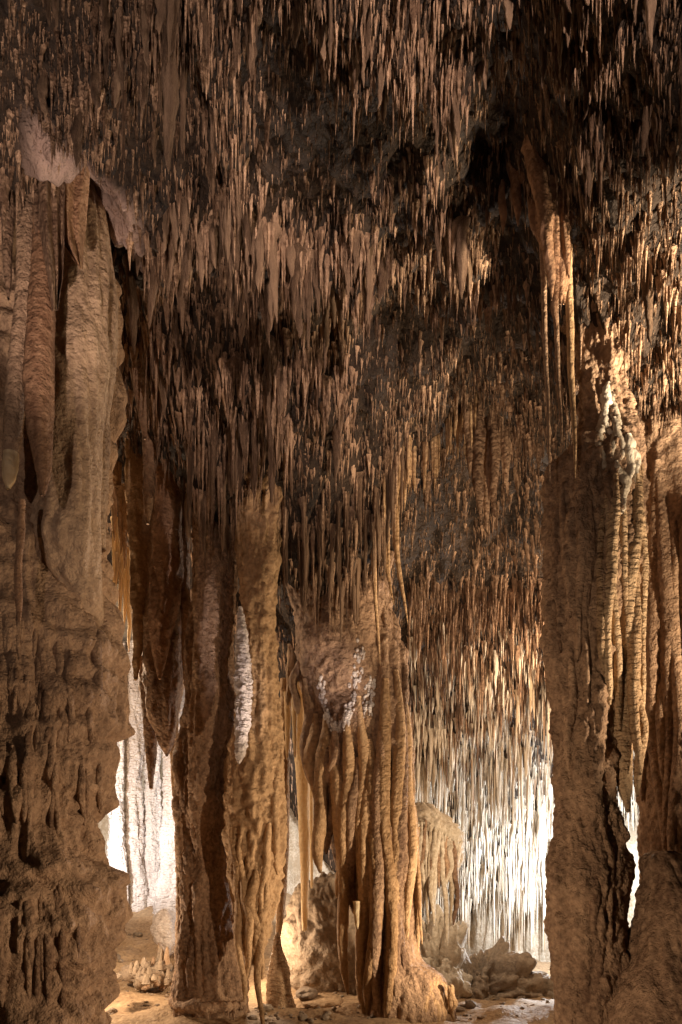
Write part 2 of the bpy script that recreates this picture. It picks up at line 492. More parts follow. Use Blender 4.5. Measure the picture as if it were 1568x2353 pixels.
# ------------------------------------------------------------------ enclosing wall
a = np.linspace(R(-200), R(20), 420)
zz = np.linspace(-1.5, 9, 130)
A, Z = np.meshgrid(a, zz)
wx = 11.0 * np.cos(A); wy = 6.0 - 11.0 * np.sin(A) * 1.0
wy = np.where(wy > 6, 6 + (wy - 6) * 1.02, wy)
wp = np.stack([wx, wy, Z], -1).reshape(-1, 3)
dn = 0.5 * noise(wp, 0.5, 21) + 0.25 * billow(wp, (2.2, 2.2, 0.35), 22) + 0.09 * billow(wp, (7, 7, 0.9), 23) + 0.04 * billow(wp, (14, 14, 6), 24)
nrm = np.stack([-np.cos(A), np.sin(A), np.zeros_like(A)], -1).reshape(-1, 3)
wp += nrm * dn[:, None]
wall = new_obj('cave_wall', mesh_np('cave_wall', wp, grid_faces(130, 420, False), M_PALE))
tag(wall, 'pale flowstone wall around the back of the cave', kind='structure')

# ================================================================== COLUMNS
# ------------------------------------------------------------------ massive left column
DA = 5.7
x, y, z = P(40, 2353, DA)
colA = thing('limestone_column', 'massive brown column with ledges filling the left edge of the cave', 'column', (x, y + .1, 0.0))
edge = [(120, 240), (330, 250), (520, 262), (650, 268), (750, 288), (850, 286), (950, 270), (1050, 262), (1150, 260), (1300, 258), (1400, 262), (1470, 282),
        (1560, 287), (1620, 285), (1700, 274), (1800, 250), (1900, 233), (1965, 230), (1995, 248), (2035, 288), (2070, 296),
        (2110, 286), (2160, 272), (2220, 258), (2300, 246), (2420, 250), (2640, 262)]
LA = [(0.10, (1.55, 0.55, 4.1), 's'), (0.05, (2.2, 2.2, 0.4), 'n'), (0.04, (5, 5, 0.8), 'b'), (0.075, (1.6, 1.6, 4.5), 'b'), (0.035, (12, 12, 2.2), 'b'), (0.010, (9, 9, 3), 'n'), (0.008, (26, 26, 14), 'n')]
part('shaft', colA, [k for k in prof(DA, [(v, -200, u - 16) for v, u in edge])], M_BROWN, aspect=.8, layers=LA, seed=1, step=0.014, maxc=320, maxr=560)
# smooth tan flow on the upper right of the trunk
def tuck(keys, n, dy):
    return [(x, y + (dy * (k - len(keys) + n + 1) / n if k >= len(keys) - n else 0), z, r) for k, (x, y, z, r) in enumerate(keys)]
part('flowstone_sheet', colA, tuck(prof(DA, [(300, 190, 250), (560, 160, 264), (700, 150, 286), (900, 140, 290), (1100, 140, 268), (1300, 125, 262), (1400, 160, 258), (1470, 190, 245), (1560, 205, 230)], -.36), 3, .4), M_TAN,
     layers=[(0.04, (3, 3, 0.5), 'n'), (0.04, (8, 8, 0.5), 'b'), (0.015, (5, 5, 2), 'n'), (0.006, (20, 20, 14), 'n')], seed=5, step=0.014)
part('flowstone_sheet', colA, prof(DA, [(380, 225, 262), (640, 225, 275), (760, 238, 292), (950, 222, 276), (1150, 218, 266), (1290, 222, 262)], -.22), M_TAN,
     layers=[(0.03, (8, 8, 0.5), 'b'), (.012, (4, 4, 2), 'n'), (0.006, (20, 20, 14), 'n')], seed=6, step=0.014)
# ledges and drip fringes of the lower trunk
bvA = surf(*[o for o in colA.children])
for i in range(60):
    row = i % 4
    u = random.uniform(-20, 235)
    v0 = (1770, 2095, 1600, 1480)[row] + random.uniform(-50, 60)
    ln = random.uniform(50, 210) * (0.6 if row > 1 else 1)
    rel = min(0.97, abs(u - 30) / 235.0)
    dd = DA + .15 - math.sqrt(1 - rel * rel) * 0.80
    rib('drip_rib', colA, bvA, u, v0 - 30, u + random.uniform(-8, 4), v0 + ln, random.uniform(12, 34), dd, M_BROWN, emb=.5, wob=.12, layers=SMALL, seed=50 + i, step=0.014, minc=12)
# stalactites and draperies in front of the trunk
single('stalactite', 'long slender stalactite with amber tip hanging before the massive left column', 'stalactite',
       hang(4.8, [(64, 300, 40), (62, 560, 44), (58, 700, 44), (48, 800, 48), (38, 900, 46), (30, 1000, 42), (26, 1045, 38), (22, 1090, 32), (18, 1118, 14), (18, 1128, 3)]), M_BROWN, layers=SMALL, seed=80, step=0.012)
amb = single('stalactite_tip', 'amber wet end', None, hang(4.785, [(27, 1042, 34), (24, 1075, 36), (21, 1102, 28), (19, 1124, 8)]), M_AMBER, layers=SMALL, seed=80, step=0.01)
st0 = [o for o in C.objects if o.name == 'stalactite'][0]
amb.parent = st0; amb.location = np.array(amb.location) - np.array(st0.location)
single('stalactite', 'thick reddish stalactite with frayed bottom against the massive left column', 'stalactite',
       hang(4.75, [(100, 260, 40), (98, 560, 44), (98, 640, 52), (96, 720, 62), (92, 800, 66), (90, 880, 70), (92, 960, 62), (96, 1040, 46), (100, 1090, 34), (98, 1140, 10)]), M_RUST,
       layers=[(0.02, (8, 8, 1), 'b'), (0.010, (20, 20, 18), 'n')], seed=83, step=0.012)
single('stalactite', 'small dark stalactite with orange tip low on the left column', 'stalactite',
       hang(4.8, [(52, 1150, 14), (48, 1230, 18), (42, 1310, 17), (44, 1380, 18), (45, 1425, 8), (45, 1432, 2)]), M_RUST, layers=SMALL, seed=84, step=0.011)
single('stalactite', 'short dark stalactite at the far left edge under the roof', 'stalactite', cone(24, 250, 20, 690, 40, 4.8), M_BROWN, layers=SMALL, seed=85, step=0.012)

ORD = ['leftmost', 'second', 'third', 'fourth', 'fifth', 'sixth', 'seventh', 'eighth', 'ninth', 'tenth', 'eleventh', 'rightmost']
def drapery(name, label, pts, d, mat, thick=0.05, parent=None, seed=0):
    """a hanging stone curtain: pts = (u_left, u_right, v) rows; folded sheet with thickness"""
    rows = np.array(pts, dtype=float)
    nr = 70; nc = 60
    t = np.linspace(0, 1, nr); k = np.linspace(0, 1, len(rows))
    ul, ur, vv = (np.interp(t, k, rows[:, j]) for j in range(3))
    c = np.linspace(0, 1, nc)
    front = []
    for side in (-1, 1):
        U = ul[:, None] + (ur - ul)[:, None] * c
        V = np.repeat(vv[:, None], nc, 1)
        fold = 0.06 * np.sin(c * 7 + seed)[None, :] + 0.03 * np.sin(c * 17 + seed * 2 + t[:, None] * 2)
        D = d + fold + side * thick / 2 * np.sqrt(np.maximum(0.0, 1 - (2 * c - 1) ** 2))[None, :] * (1 - 0.5 * t[:, None])
        front.append(np.stack([(U - 784) / 1568 * D, D, EYE + (HOR - V) / 1568 * D], -1))
    ring = np.concatenate([front[0], front[1][:, ::-1]], 1)
    n2 = ring.shape[1]
    v = ring.reshape(-1, 3)
    v = v + 0.012 * noise(v, (9, 9, 3), seed)[:, None]
    f = grid_faces(nr, n2, True)
    bx, by, bz = v[-n2:].mean(0)
    o = new_obj(name, mesh_np(name, v - np.array([bx, by, bz]), f, mat), None, (bx, by, bz))
    return tag(o, label, 'drapery')
drapery('stone_drapery', 'dark triangular stone drapery with pale rim under the upper left ridge', [(70, 215, 310), (90, 205, 420), (104, 200, 480), (130, 196, 540), (165, 192, 590), (184, 190, 618)], 4.85, M_RUST, seed=1)
drapery('stone_drapery', 'rusty stone drapery narrowing to a point above the massive left column', [(60, 160, 290), (72, 152, 420), (80, 152, 510), (92, 150, 580), (108, 146, 640), (120, 132, 715)], 4.66, M_BROWN, seed=2)

# ------------------------------------------------------------------ hanging bodies between the left column and the next
def stal(label, keys, mat, seed, group=None, layers=None, step=0.02, name='stalactite', cat='stalactite', **kw):
    return single(name, label, cat, keys, mat, group, layers=layers or [(0.04, (6, 6, 0.6), 'b'), (0.02, (16, 16, 5), 'b'), (0.01, (30, 30, 20), 'n')], seed=seed, step=step, **kw)

stal('long brown stalactite with blunt pale tip beside the left light pocket', hang(9.4, [(345, 700, 50), (330, 850, 50), (322, 1000, 52), (322, 1150, 50), (324, 1300, 44), (322, 1420, 34), (316, 1500, 22), (312, 1562, 10)]), M_OCHRE, 101)
stal('thick orange brown stalactite with rounded tip over the left light pocket', hang(9.1, [(390, 880, 80), (385, 1000, 70), (386, 1150, 66), (384, 1300, 66), (376, 1400, 62), (370, 1460, 50), (368, 1520, 28), (368, 1560, 8)]), M_RUST, 102)
stal('broad brown double stalactite reaching lowest over the left light pocket', hang(9.5, [(390, 1100, 90), (384, 1300, 92), (378, 1450, 96), (376, 1560, 92), (376, 1640, 74), (382, 1690, 44), (384, 1720, 22), (384, 1738, 4)]), M_BROWN, 103)
stal('ribbed brown stalactite with ragged ends left of the broad double stalactite', hang(9.7, [(338, 1350, 40), (338, 1500, 44), (344, 1600, 46), (348, 1700, 30), (348, 1770, 18), (348, 1812, 8)]), M_BROWN, 104)
stal('thin brown stalactite squeezed between the hanging cluster and the dark column', hang(9.3, [(425, 1050, 30), (424, 1250, 24), (426, 1400, 22), (425, 1500, 16), (424, 1562, 5)]), M_BROWN, 105)
stal('dark ribbed stalactite high behind the left column', hang(8.2, [(352, 640, 90), (350, 760, 60), (352, 860, 46), (350, 960, 42), (346, 1060, 34), (340, 1150, 22), (340, 1205, 6)]), M_BROWN, 106)
stal('dark stalactite with hooked root beside the top of the left column', hang(7.6, [(300, 620, 50), (306, 720, 44), (316, 820, 40), (326, 900, 30), (332, 980, 14), (334, 1010, 4)]), M_BROWN, 107)
stal('narrow brown stalactite in front of the left light pocket', hang(10.2, [(398, 1600, 26), (400, 1720, 20), (400, 1790, 14), (400, 1830, 8)]), M_OCHRE, 108)
for i, (u, v0, v1, wd) in enumerate([(264, 1190, 1400, 12), (272, 1200, 1350, 10), (281, 1200, 1420, 13), (290, 1260, 1440, 14), (300, 1280, 1500, 16), (268, 1270, 1385, 8), (306, 1230, 1380, 10), (277, 1290, 1410, 7)]):
    k = sorted([264, 272, 281, 290, 300, 268, 306, 277]).index(u)
    stal('glowing amber stalactite in the fringe at the left column edge, %s from the left' % ORD[k] if k else 'glowing amber stalactite in the fringe at the left column edge, leftmost', cone(u, v0, u - 3, v1, wd, 10.4), M_AMBER, 120 + i, 'amber stalactites in the backlit fringe', layers=SMALL, minc=9)
for i in range(12):
    u = 262 + i * 6 + random.uniform(-2, 2); v0 = random.uniform(980, 1150)
    stal('thin brown stalactite above the amber fringe, %s of twelve from the left' % ORD[i], cone(u, v0, u, v0 + random.uniform(120, 230), random.uniform(8, 18), 10.0), M_OCHRE, 140 + i, 'brown stalactites behind the left column edge', layers=SMALL, minc=9)

# ------------------------------------------------------------------ second column
D1 = 9.0
x, y, z = P(470, 2353, D1)
col1 = thing('limestone_column', 'tall dark brown column standing on a round drip shelf', 'column', (x, y, 0.0))
L1 = [(0.05, (4, 4, 0.5), 'b'), (0.03, (10, 10, 1.6), 'b'), (0.022, (20, 20, 11), 'b'), (0.02, (3, 3, 2), 'n')]
part('shaft', col1, prof(D1, [(900, 390, 610), (1080, 420, 580), (1200, 442, 556), (1300, 446, 547), (1400, 442, 540), (1500, 438, 536), (1600, 434, 532), (1690, 424, 528), (1720, 412, 526), (1800, 408, 526),
     (1900, 413, 528), (2000, 416, 535), (2100, 418, 548), (2200, 408, 556), (2270, 398, 562), (2350, 400, 570), (2420, 400, 580)]), M_BROWN, layers=L1, seed=160, step=0.018, maxr=480, maxc=200)
part('strand', col1, prof(D1, [(1150, 470, 535), (1400, 460, 532), (1600, 448, 525), (1800, 440, 510), (1900, 446, 500), (1960, 452, 490), (2010, 460, 474), (2030, 464, 468)], -.24), M_BROWN, layers=L1, seed=166, step=0.018)
part('strand', col1, prof(D1, [(1700, 408, 440), (1730, 402, 446), (1850, 404, 444), (2000, 410, 446), (2150, 412, 440), (2250, 408, 440)], -.1), M_BROWN, layers=L1, seed=167, step=0.018)
part('drip_shelf', col1, prof(D1, [(2262, 430, 545), (2282, 400, 562), (2294, 390, 574), (2306, 396, 568), (2318, 420, 550)], -.05), M_BROWN, layers=[(0.03, (6, 6, 3), 'n'), (0.015, (16, 16, 9), 'b')], seed=168, step=0.016)
for i in range(14):
    th = R(180 + 180 * (i + .5) / 14)
    u = 482 + 80 * math.cos(th) + random.uniform(-4, 4); dd = D1 - .05 + .44 * math.sin(th)
    part('shelf_stalactite', col1, cone(u, 2300, u, 2300 + random.choice([12, 20, 34, 70]) + random.uniform(0, 14), random.uniform(6, 17), dd), M_BROWN, layers=SMALL, seed=170 + i, step=0.016, minc=9)

# ------------------------------------------------------------------ giant tapering stalactite
D2 = 8.5
x, y, z = P(580, 2180, D2)
big = thing('giant_stalactite', 'huge ochre knobbly stalactite tapering to the floor between two columns', 'stalactite', (x, y, z))
L2 = [(0.05, (5, 5, 0.7), 'b'), (0.035, (11, 11, 5), 'b'), (0.02, (22, 22, 14), 'b')]
part('body', big, prof(D2, [(1000, 510, 700), (1130, 528, 668), (1250, 546, 646), (1330, 552, 638), (1450, 556, 636), (1600, 548, 642), (1700, 532, 648), (1764, 522, 652), (1850, 520, 652), (1950, 524, 645), (2030, 532, 638),
      (2100, 542, 625), (2150, 550, 616), (2190, 562, 604), (2215, 574, 596)]), M_OCHRE, layers=L2, seed=190, step=0.016, maxr=480, maxc=200)
bvg = surf(*big.children)
for i, (u0, v0, u1, v1, wd, dd) in enumerate([(552, 2080, 556, 2300, 24, 8.4), (566, 2100, 570, 2260, 26, 8.3), (586, 2060, 584, 2180, 34, 8.25), (598, 2120, 601, 2372, 22, 8.4), (607, 2070, 603, 2250, 22, 8.5),
      (538, 1960, 545, 2120, 22, 8.35), (640, 1780, 634, 2010, 24, 8.4), (556, 1980, 560, 2150, 20, 8.2), (612, 1950, 608, 2110, 24, 8.2)]):
    rib('hanging_tip', big, bvg, u0, v0 - 60, u1, v1, wd, dd, M_OCHRE, tip=.3, emb=.4, layers=SMALL, seed=200 + i, step=0.015, minc=12)
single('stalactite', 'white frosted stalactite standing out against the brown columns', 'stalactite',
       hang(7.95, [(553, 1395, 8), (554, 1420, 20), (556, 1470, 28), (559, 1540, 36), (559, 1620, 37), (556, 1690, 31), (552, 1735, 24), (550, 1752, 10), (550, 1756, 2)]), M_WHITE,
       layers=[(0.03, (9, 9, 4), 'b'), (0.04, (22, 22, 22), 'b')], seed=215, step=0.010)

# ------------------------------------------------------------------ gap: lit stalactites, stalagmite, boulder
gap = [('slender pale column of dripstone standing on the terraced stalagmite', [(655, 1560, 22), (654, 1700, 20), (655, 1850, 22), (652, 1950, 26), (648, 2030, 24), (645, 2090, 20), (640, 2150, 12)], 9.9, M_OCHRE),
       ('long pale stalactite with straight sides hanging in the bright gap', [(690, 1560, 40), (690, 1700, 34), (697, 1800, 30), (699, 1900, 26), (701, 2000, 20), (700, 2090, 16), (700, 2138, 10)], 10.2, M_AMBER),
       ('short amber stalactite nearest the giant ochre stalactite in the gap', [(662, 1590, 20), (662, 1650, 15), (661, 1720, 9), (660, 1745, 3)], 9.6, M_AMBER),
       ('thin amber stalactite right of the long pale one in the gap', [(712, 1600, 16), (714, 1750, 13), (716, 1900, 10), (717, 2040, 6)], 10.4, M_AMBER),
       ('slim amber stalactite with bead tip in the middle of the gap', [(676, 1590, 16), (677, 1650, 12), (678, 1720, 7), (678, 1740, 4)], 9.8, M_AMBER)]
for i, (lb, rows, dd, m) in enumerate(gap):
    stal(lb, hang(dd, rows), m, 230 + i, layers=SMALL, step=0.014)
sg = single('stalagmite', 'terraced pale stalagmite rising from the floor in the gap', 'stalagmite',
       hang(9.7, [(638, 2142, 4), (638, 2150, 14), (637, 2175, 22), (640, 2200, 34), (641, 2222, 44), (641, 2232, 54), (641, 2260, 56), (642, 2290, 60), (644, 2315, 74), (644, 2345, 90)]), M_RIPPLE,
       layers=[(0.012, (5, 5, 34), 'b'), (0.02, (6, 6, 2), 'b')], seed=240, step=0.012)

def boulder(name, label, u, v, d, ru, rv, rd, mat, seed, cat='boulder', n=60, amp=0.25, group=None):
    th = np.linspace(0, 2 * math.pi, n * 2, endpoint=False); ph = np.linspace(0.01, math.pi - 0.01, n)
    PH, TH = np.meshgrid(ph, th, indexing='ij')
    dirs = np.stack([np.sin(PH) * np.cos(TH), np.sin(PH) * np.sin(TH), np.cos(PH)], -1).reshape(-1, 3)
    sz = np.array([ru / 1568 * d, rd, rv / 1568 * d])
    c = np.array(P(u, v, d))
    q = dirs * sz + c
    k = 1 + amp * noise(q, 1.2 / sz.max() * 0.9 + 0.6, seed) + amp * .5 * billow(q, 3.5, seed + 1) + amp * .25 * billow(q, 9, seed + 2)
    k = np.clip(k, .4, 2)
    vv = dirs * sz * k[:, None]
    o = new_obj(name, mesh_np(name, vv, grid_faces(n, n * 2, True), mat), None, c)
    return tag(o, label, cat, group)
boulder('boulder', 'large grey brown boulder filling the back of the gap', 758, 2200, 11.0, 125, 190, 0.6, M_GREY, 250, n=110, amp=.14)
boulder('boulder', 'low brown rock lying on the floor right of the terraced stalagmite', 705, 2285, 10.0, 26, 14, .25, M_GREY, 255, n=26)
boulder('boulder', 'flat pale slab on the floor before the grey boulder', 742, 2302, 9.9, 46, 10, .35, M_FLOOR, 258, n=26)

# ------------------------------------------------------------------ centre column
D3 = 9.3
x, y, z = P(900, 2353, D3)
col3 = thing('limestone_column', 'wide brown curtained column in the middle with many hanging folds', 'column', (x, y, 0.0))
L3 = [(0.05, (4, 4, 0.35), 'b'), (0.04, (9, 9, 0.7), 'b'), (0.018, (20, 20, 3), 'b'), (0.01, (30, 30, 18), 'n')]
umass = part('upper_mass', col3, prof(D3, [(1200, 600, 900), (1270, 636, 900), (1350, 660, 902), (1430, 676, 900), (1500, 680, 900), (1570, 690, 900), (1640, 712, 905), (1720, 730, 905), (1850, 745, 900), (1960, 770, 890), (2060, 800, 880)], .15), M_BROWN, layers=LUMP, seed=260, step=0.018, maxr=400, maxc=240)
sh3 = part('shaft', col3, prof(D3, [(1330, 800, 880), (1440, 800, 912), (1480, 800, 927), (1500, 790, 934), (1600, 790, 938), (1700, 795, 950), (1850, 800, 952), (1950, 805, 948), (2050, 815, 950), (2150, 822, 955), (2210, 830, 966), (2235, 840, 1012), (2270, 842, 1032), (2320, 838, 1044), (2420, 830, 1060)], .05), M_BROWN, layers=L3, seed=265, step=0.016, maxr=480, maxc=260)
bv3 = surf(umass, sh3)
folds = [(700, 1560, 716, 1800, 30, 9.1), (722, 1640, 730, 1900, 30, 9.0), (738, 1640, 742, 2005, 34, 8.95), (756, 1700, 758, 1962, 30, 8.9), (775, 1700, 776, 2060, 34, 8.95), (795, 1720, 795, 2284, 30, 8.95), (812, 1740, 812, 2100, 30, 8.9),
         (835, 1720, 842, 2345, 32, 8.85), (852, 1700, 856, 2340, 34, 8.8), (872, 1600, 874, 2350, 36, 8.75), (890, 1560, 890, 2380, 34, 8.75), (908, 1540, 910, 2300, 30, 8.8), (922, 1530, 926, 2240, 28, 8.9), (936, 1620, 942, 2160, 24, 9.0), (946, 1700, 950, 2130, 16, 9.1),
         (768, 1640, 764, 1850, 24, 8.85), (805, 1640, 803, 1960, 26, 8.85), (826, 1600, 830, 2030, 26, 8.8), (680, 1520, 684, 1640, 22, 9.2), (664, 1480, 668, 1620, 18, 9.3), (860, 1900, 862, 2260, 22, 8.7), (900, 1900, 905, 2345, 24, 8.65), (955, 1850, 958, 2200, 14, 9.15), (962, 1900, 966, 2170, 10, 9.2)]
for i, (u0, v0, u1, v1, wd, dd) in enumerate(folds):
    rib('fold', col3, bv3, u0, v0, u1, v1, wd * 1.15, dd, M_BROWN if i % 3 == 0 else M_OCHRE, tip=.4, layers=[(0.02, (9, 9, 0.8), 'b'), (0.012, (22, 22, 9), 'b')], seed=280 + i, step=0.017, minc=14)
tag(part('amber_tip', col3, cone(820, 2070, 822, 2136, 18, 9.0, 1.1, .3), M_AMBER, layers=SMALL, seed=310, step=0.012, minc=12), 'glowing orange tip')
for i in range(16):
    u = 970 + i * 4.6 + random.uniform(-2, 2); v0 = 2215 + (i - 6) * 2.5 + random.uniform(-6, 10)
    rib('drip_rib', col3, bv3, u, v0 + 30, u, v0 + random.uniform(90, 150), random.uniform(14, 22), D3 - .4, M_OCHRE, emb=.6, layers=SMALL, seed=320 + i, step=0.018, minc=10)
bv3b = surf(*col3.children)
for i, path in enumerate([[(830, 1478), (828, 1520), (818, 1560), (812, 1610), (800, 1650), (782, 1668), (762, 1664), (750, 1640), (742, 1600), (738, 1560)], [(852, 1560), (850, 1600), (846, 1640)]]):
    nv, nf, off = [], [], 0
    th = np.linspace(0, 2 * math.pi, 8, endpoint=False); ph = np.linspace(.05, math.pi - .05, 6)
    PH, TH = np.meshgrid(ph, th, indexing='ij')
    sp = np.stack([np.sin(PH) * np.cos(TH), np.sin(PH) * np.sin(TH), np.cos(PH)], -1).reshape(-1, 3)
    for k in range(260 if i == 0 else 60):
        t = random.random() ** (0.8) * (len(path) - 1); k0 = min(int(t), len(path) - 2); f = t - k0
        wdt = 10 if k0 < 6 else 6
        u = path[k0][0] * (1 - f) + path[k0 + 1][0] * f + random.gauss(0, wdt * .55); v = path[k0][1] * (1 - f) + path[k0 + 1][1] * f + random.gauss(0, wdt * .6)
        h = bv3b.ray_cast(Vector((0, 0, EYE)), (Vector(P(u, v, 1)) - Vector((0, 0, EYE))).normalized(), 60)[0]
        if h is None: continue
        r = random.uniform(1.5, 5) / 1568 * h.y
        nv.append(sp * np.array([r, r, r * random.uniform(1, 2.2)]) + np.array(h)); nf.append(grid_faces(6, 8, True) + off); off += len(sp)
    o = new_obj('white_nubs', mesh_np('white_nubs', np.vstack(nv) - np.array(col3.location), np.vstack(nf), M_WHITE), col3)  # white nubs strewn along winding paths on the column face
    o['kind'] = 'stuff'
for i, (u0, v0, u1, v1, wd) in enumerate([(884, 1290, 905, 1390, 9), (912, 1290, 938, 1436, 10), (862, 1380, 874, 1530, 8), (893, 1300, 897, 1375, 6)]):
    stal(['short bent golden stalactite above the centre column', 'longest bent golden stalactite above the shoulder of the centre column', 'thin pale stalactite hanging against the centre column top', 'tiny straight golden stalactite between the bent ones'][i],
         hang(8.6, [(u0 - 4, root_v(u0 - 4, 8.6), wd * 1.8), (u0, v0 - 20, wd * 1.2), (u0 + (u1 - u0) * .35, v0 + (v1 - v0) * .3, wd), (u0 + (u1 - u0) * .7, v0 + (v1 - v0) * .65, wd * .7), (u1, v1, wd * .2)]), M_OCHRE, 345 + i, layers=SMALL, step=0.012, minc=10)

# ------------------------------------------------------------------ right column
D4 = 6.0
x, y, z = P(1350, 2353, D4)
col4 = thing('limestone_column', 'tall rough column at right with brightly lit rippled flutes', 'column', (x, y, 0.0))
L4 = [(0.035, (5, 5, 0.5), 'b'), (0.03, (3.5, 3.5, 3), 'n'), (0.022, (12, 12, 4), 'b'), (0.016, (24, 24, 15), 'b')]
sh4 = part('shaft', col4, prof(D4, [(660, 1270, 1520), (760, 1318, 1462), (830, 1334, 1444), (900, 1340, 1438), (960, 1338, 1452), (1030, 1312, 1464), (1080, 1270, 1468), (1130, 1258, 1466), (1250, 1254, 1460), (1400, 1252, 1450), (1480, 1252, 1440), (1560, 1264, 1430), (1640, 1272, 1420), (1750, 1272, 1412),
     (1850, 1276, 1412), (1930, 1275, 1424), (1965, 1262, 1428), (2040, 1258, 1432), (2085, 1272, 1434), (2120, 1260, 1436), (2200, 1274, 1440), (2300, 1282, 1450), (2420, 1284, 1470), (2560, 1280, 1480)]), M_BROWN, layers=L4, amp=1.25, seed=360, step=0.013, maxr=560, maxc=300)
bv4 = surf(sh4)
ribs = [(1392, 1110, 1405, 1620, 26, 5.62), (1410, 1090, 1420, 1680, 24, 5.58), (1428, 1080, 1432, 1720, 24, 5.6), (1445, 1060, 1448, 1865, 44, 5.66), (1462, 1070, 1462, 1780, 32, 5.74), (1474, 1090, 1470, 1700, 22, 5.84), (1376, 1160, 1390, 1560, 20, 5.64), (1425, 1600, 1428, 1850, 34, 5.7), (1466, 1500, 1466, 1830, 26, 5.8)]
for i, (u0, v0, u1, v1, wd, dd) in enumerate(ribs):
    rib('flute', col4, bv4, u0, v0, u1, v1, wd * 1.1, dd, M_RIPPLE, tip=.45, emb=.4, layers=[(0.016, (7, 7, 1.2), 'b'), (0.006, (12, 12, 30), 'n'), (0.010, (26, 26, 20), 'b')], seed=380 + i, step=0.010, minc=16)
for i, (u0, v0, u1, v1, wd) in enumerate([(1392, 880, 1400, 1010, 26), (1405, 900, 1412, 1050, 24), (1418, 960, 1424, 1060, 22), (1380, 960, 1384, 1080, 20), (1436, 1000, 1450, 1130, 26), (1450, 1020, 1462, 1150, 22), (1425, 1060, 1430, 1180, 24), (1340, 1070, 1336, 1180, 26), (1362, 1060, 1366, 1170, 26), (1400, 1070, 1402, 1160, 24), (1318, 1090, 1312, 1200, 20)]):
    rib('shaft_lobe', col4, bv4, u0, v0, u1, v1, wd * 1.2, 5.6, M_PALE if i < 7 else M_BROWN, emb=.55, tip=.4, layers=[(.03, (9, 9, 7), 'b'), (.025, (20, 20, 18), 'b')], seed=395 + i, step=.010, minc=14)  # upper lobes take a paler stone as painted-in white light
for i, (u0, v0, u1, v1, wd, dd) in enumerate([(1300, 1120, 1304, 1420, 26, 5.62), (1330, 1130, 1332, 1520, 28, 5.55), (1352, 1150, 1350, 1660, 24, 5.54), (1280, 1150, 1282, 1500, 22, 5.7), (1310, 1500, 1312, 1800, 24, 5.64), (1395, 1900, 1398, 2120, 24, 5.7), (1370, 2000, 1374, 2260, 24, 5.6)]):
    rib('flute', col4, bv4, u0, v0, u1, v1, wd, dd, M_BROWN, tip=.4, emb=.5, layers=[(0.014, (7, 7, 1), 'b'), (0.012, (20, 20, 14), 'b')], seed=400 + i, step=0.013, minc=14)
# three long stalactites before its top
for i, (u0, v0, u1, v1, wd, lb) in enumerate([(1244, 600, 1264, 1112, 15, 'long smooth stalactite leftmost of three beside the right column top'), (1270, 600, 1291, 1042, 16, 'shorter middle stalactite of three beside the right column top'), (1302, 600, 1322, 1104, 21, 'thick beaded stalactite with golden tip beside the right column top')]):
    stal(lb, cone(u0, min(v0, root_v(u0, 5.45)), u1, v1, wd, 5.45, 1.5, .15), M_BROWN if i < 2 else M_OCHRE, 410 + i, layers=SMALL, step=0.010)

# ------------------------------------------------------------------ curtain and mound at the right edge
D5 = 6.6
x, y, z = P(1530, 1960, D5)
cur = thing('flowstone_curtain', 'brown ribbed flowstone curtain hanging at the right edge', 'curtain', (x, y, z))
sh5 = part('sheet', cur, prof(D5, [(820, 1440, 1560), (950, 1446, 1620), (1100, 1470, 1660), (1300, 1480, 1680), (1600, 1490, 1690), (1750, 1494, 1690), (1850, 1496, 1690), (1960, 1500, 1690), (2040, 1500, 1690)], .2), M_BROWN, layers=L4, seed=430, step=0.014, maxr=420, maxc=260)
bv5 = surf(sh5)
for i, (u0, v0, u1, v1, wd, dd) in enumerate([(1488, 1080, 1486, 1840, 26, 6.5), (1505, 1060, 1512, 1962, 40, 6.4), (1528, 1100, 1530, 1900, 34, 6.3), (1550, 1180, 1548, 1980, 34, 6.25), (1575, 1150, 1572, 1950, 36, 6.2), (1600, 1150, 1600, 1900, 36, 6.2), (1484, 1400, 1484, 1700, 18, 6.55), (1520, 1500, 1524, 1950, 22, 6.25)]):
    rib('rib', cur, bv5, u0, v0, u1, v1, wd * 1.2, dd, M_BROWN, tip=.35, layers=[(0.016, (8, 8, 1), 'b'), (0.014, (18, 18, 12), 'b')], seed=440 + i, step=0.014, minc=14)
single('flowstone_mound', 'rounded brown flowstone mound rising at the lower right corner', 'mound',
       prof(5.7, [(1955, 1500, 1545), (1975, 1480, 1580), (2020, 1486, 1610), (2080, 1468, 1650), (2150, 1456, 1680), (2220, 1446, 1720), (2270, 1420, 1790), (2320, 1400, 1830), (2400, 1370, 1900), (2560, 1330, 2000)]), M_BROWN, layers=[(0.05, (3, 3, 1.2), 'n'), (0.035, (7, 7, 2.5), 'b'), (0.02, (18, 18, 12), 'b')], seed=460, step=0.016, maxc=320)

# ------------------------------------------------------------------ hanging curtains of the roof
x, y, z = P(1285, 690, 5.2)
dr = thing('hanging_curtain', 'rusty curtain of fused stalactites hanging left of the right column', 'curtain', (x, y, z))
for i, (u0, v0, u1, v1, wd, dd) in enumerate([(1225, 330, 1275, 640, 46, 5.2), (1255, 330, 1288, 700, 50, 5.15), (1285, 340, 1296, 700, 44, 5.2), (1205, 380, 1240, 560, 34, 5.25), (1240, 420, 1268, 690, 28, 5.05), (1180, 350, 1190, 520, 26, 5.3), (1150, 330, 1156, 540, 24, 5.4), (1300, 420, 1308, 640, 26, 5.1), (1270, 520, 1280, 760, 22, 5.1)]):
    part('stalactite_fold', dr, cone(u0 - 8, v0 - 90, u1, v1, wd * 1.6, dd + .15, 1.5, .1), M_RUST, layers=[(0.02, (10, 10, 1), 'b'), (0.01, (22, 22, 12), 'n')], seed=470 + i, step=0.012, minc=14)
x, y, z = P(1100, 1200, 8.3)
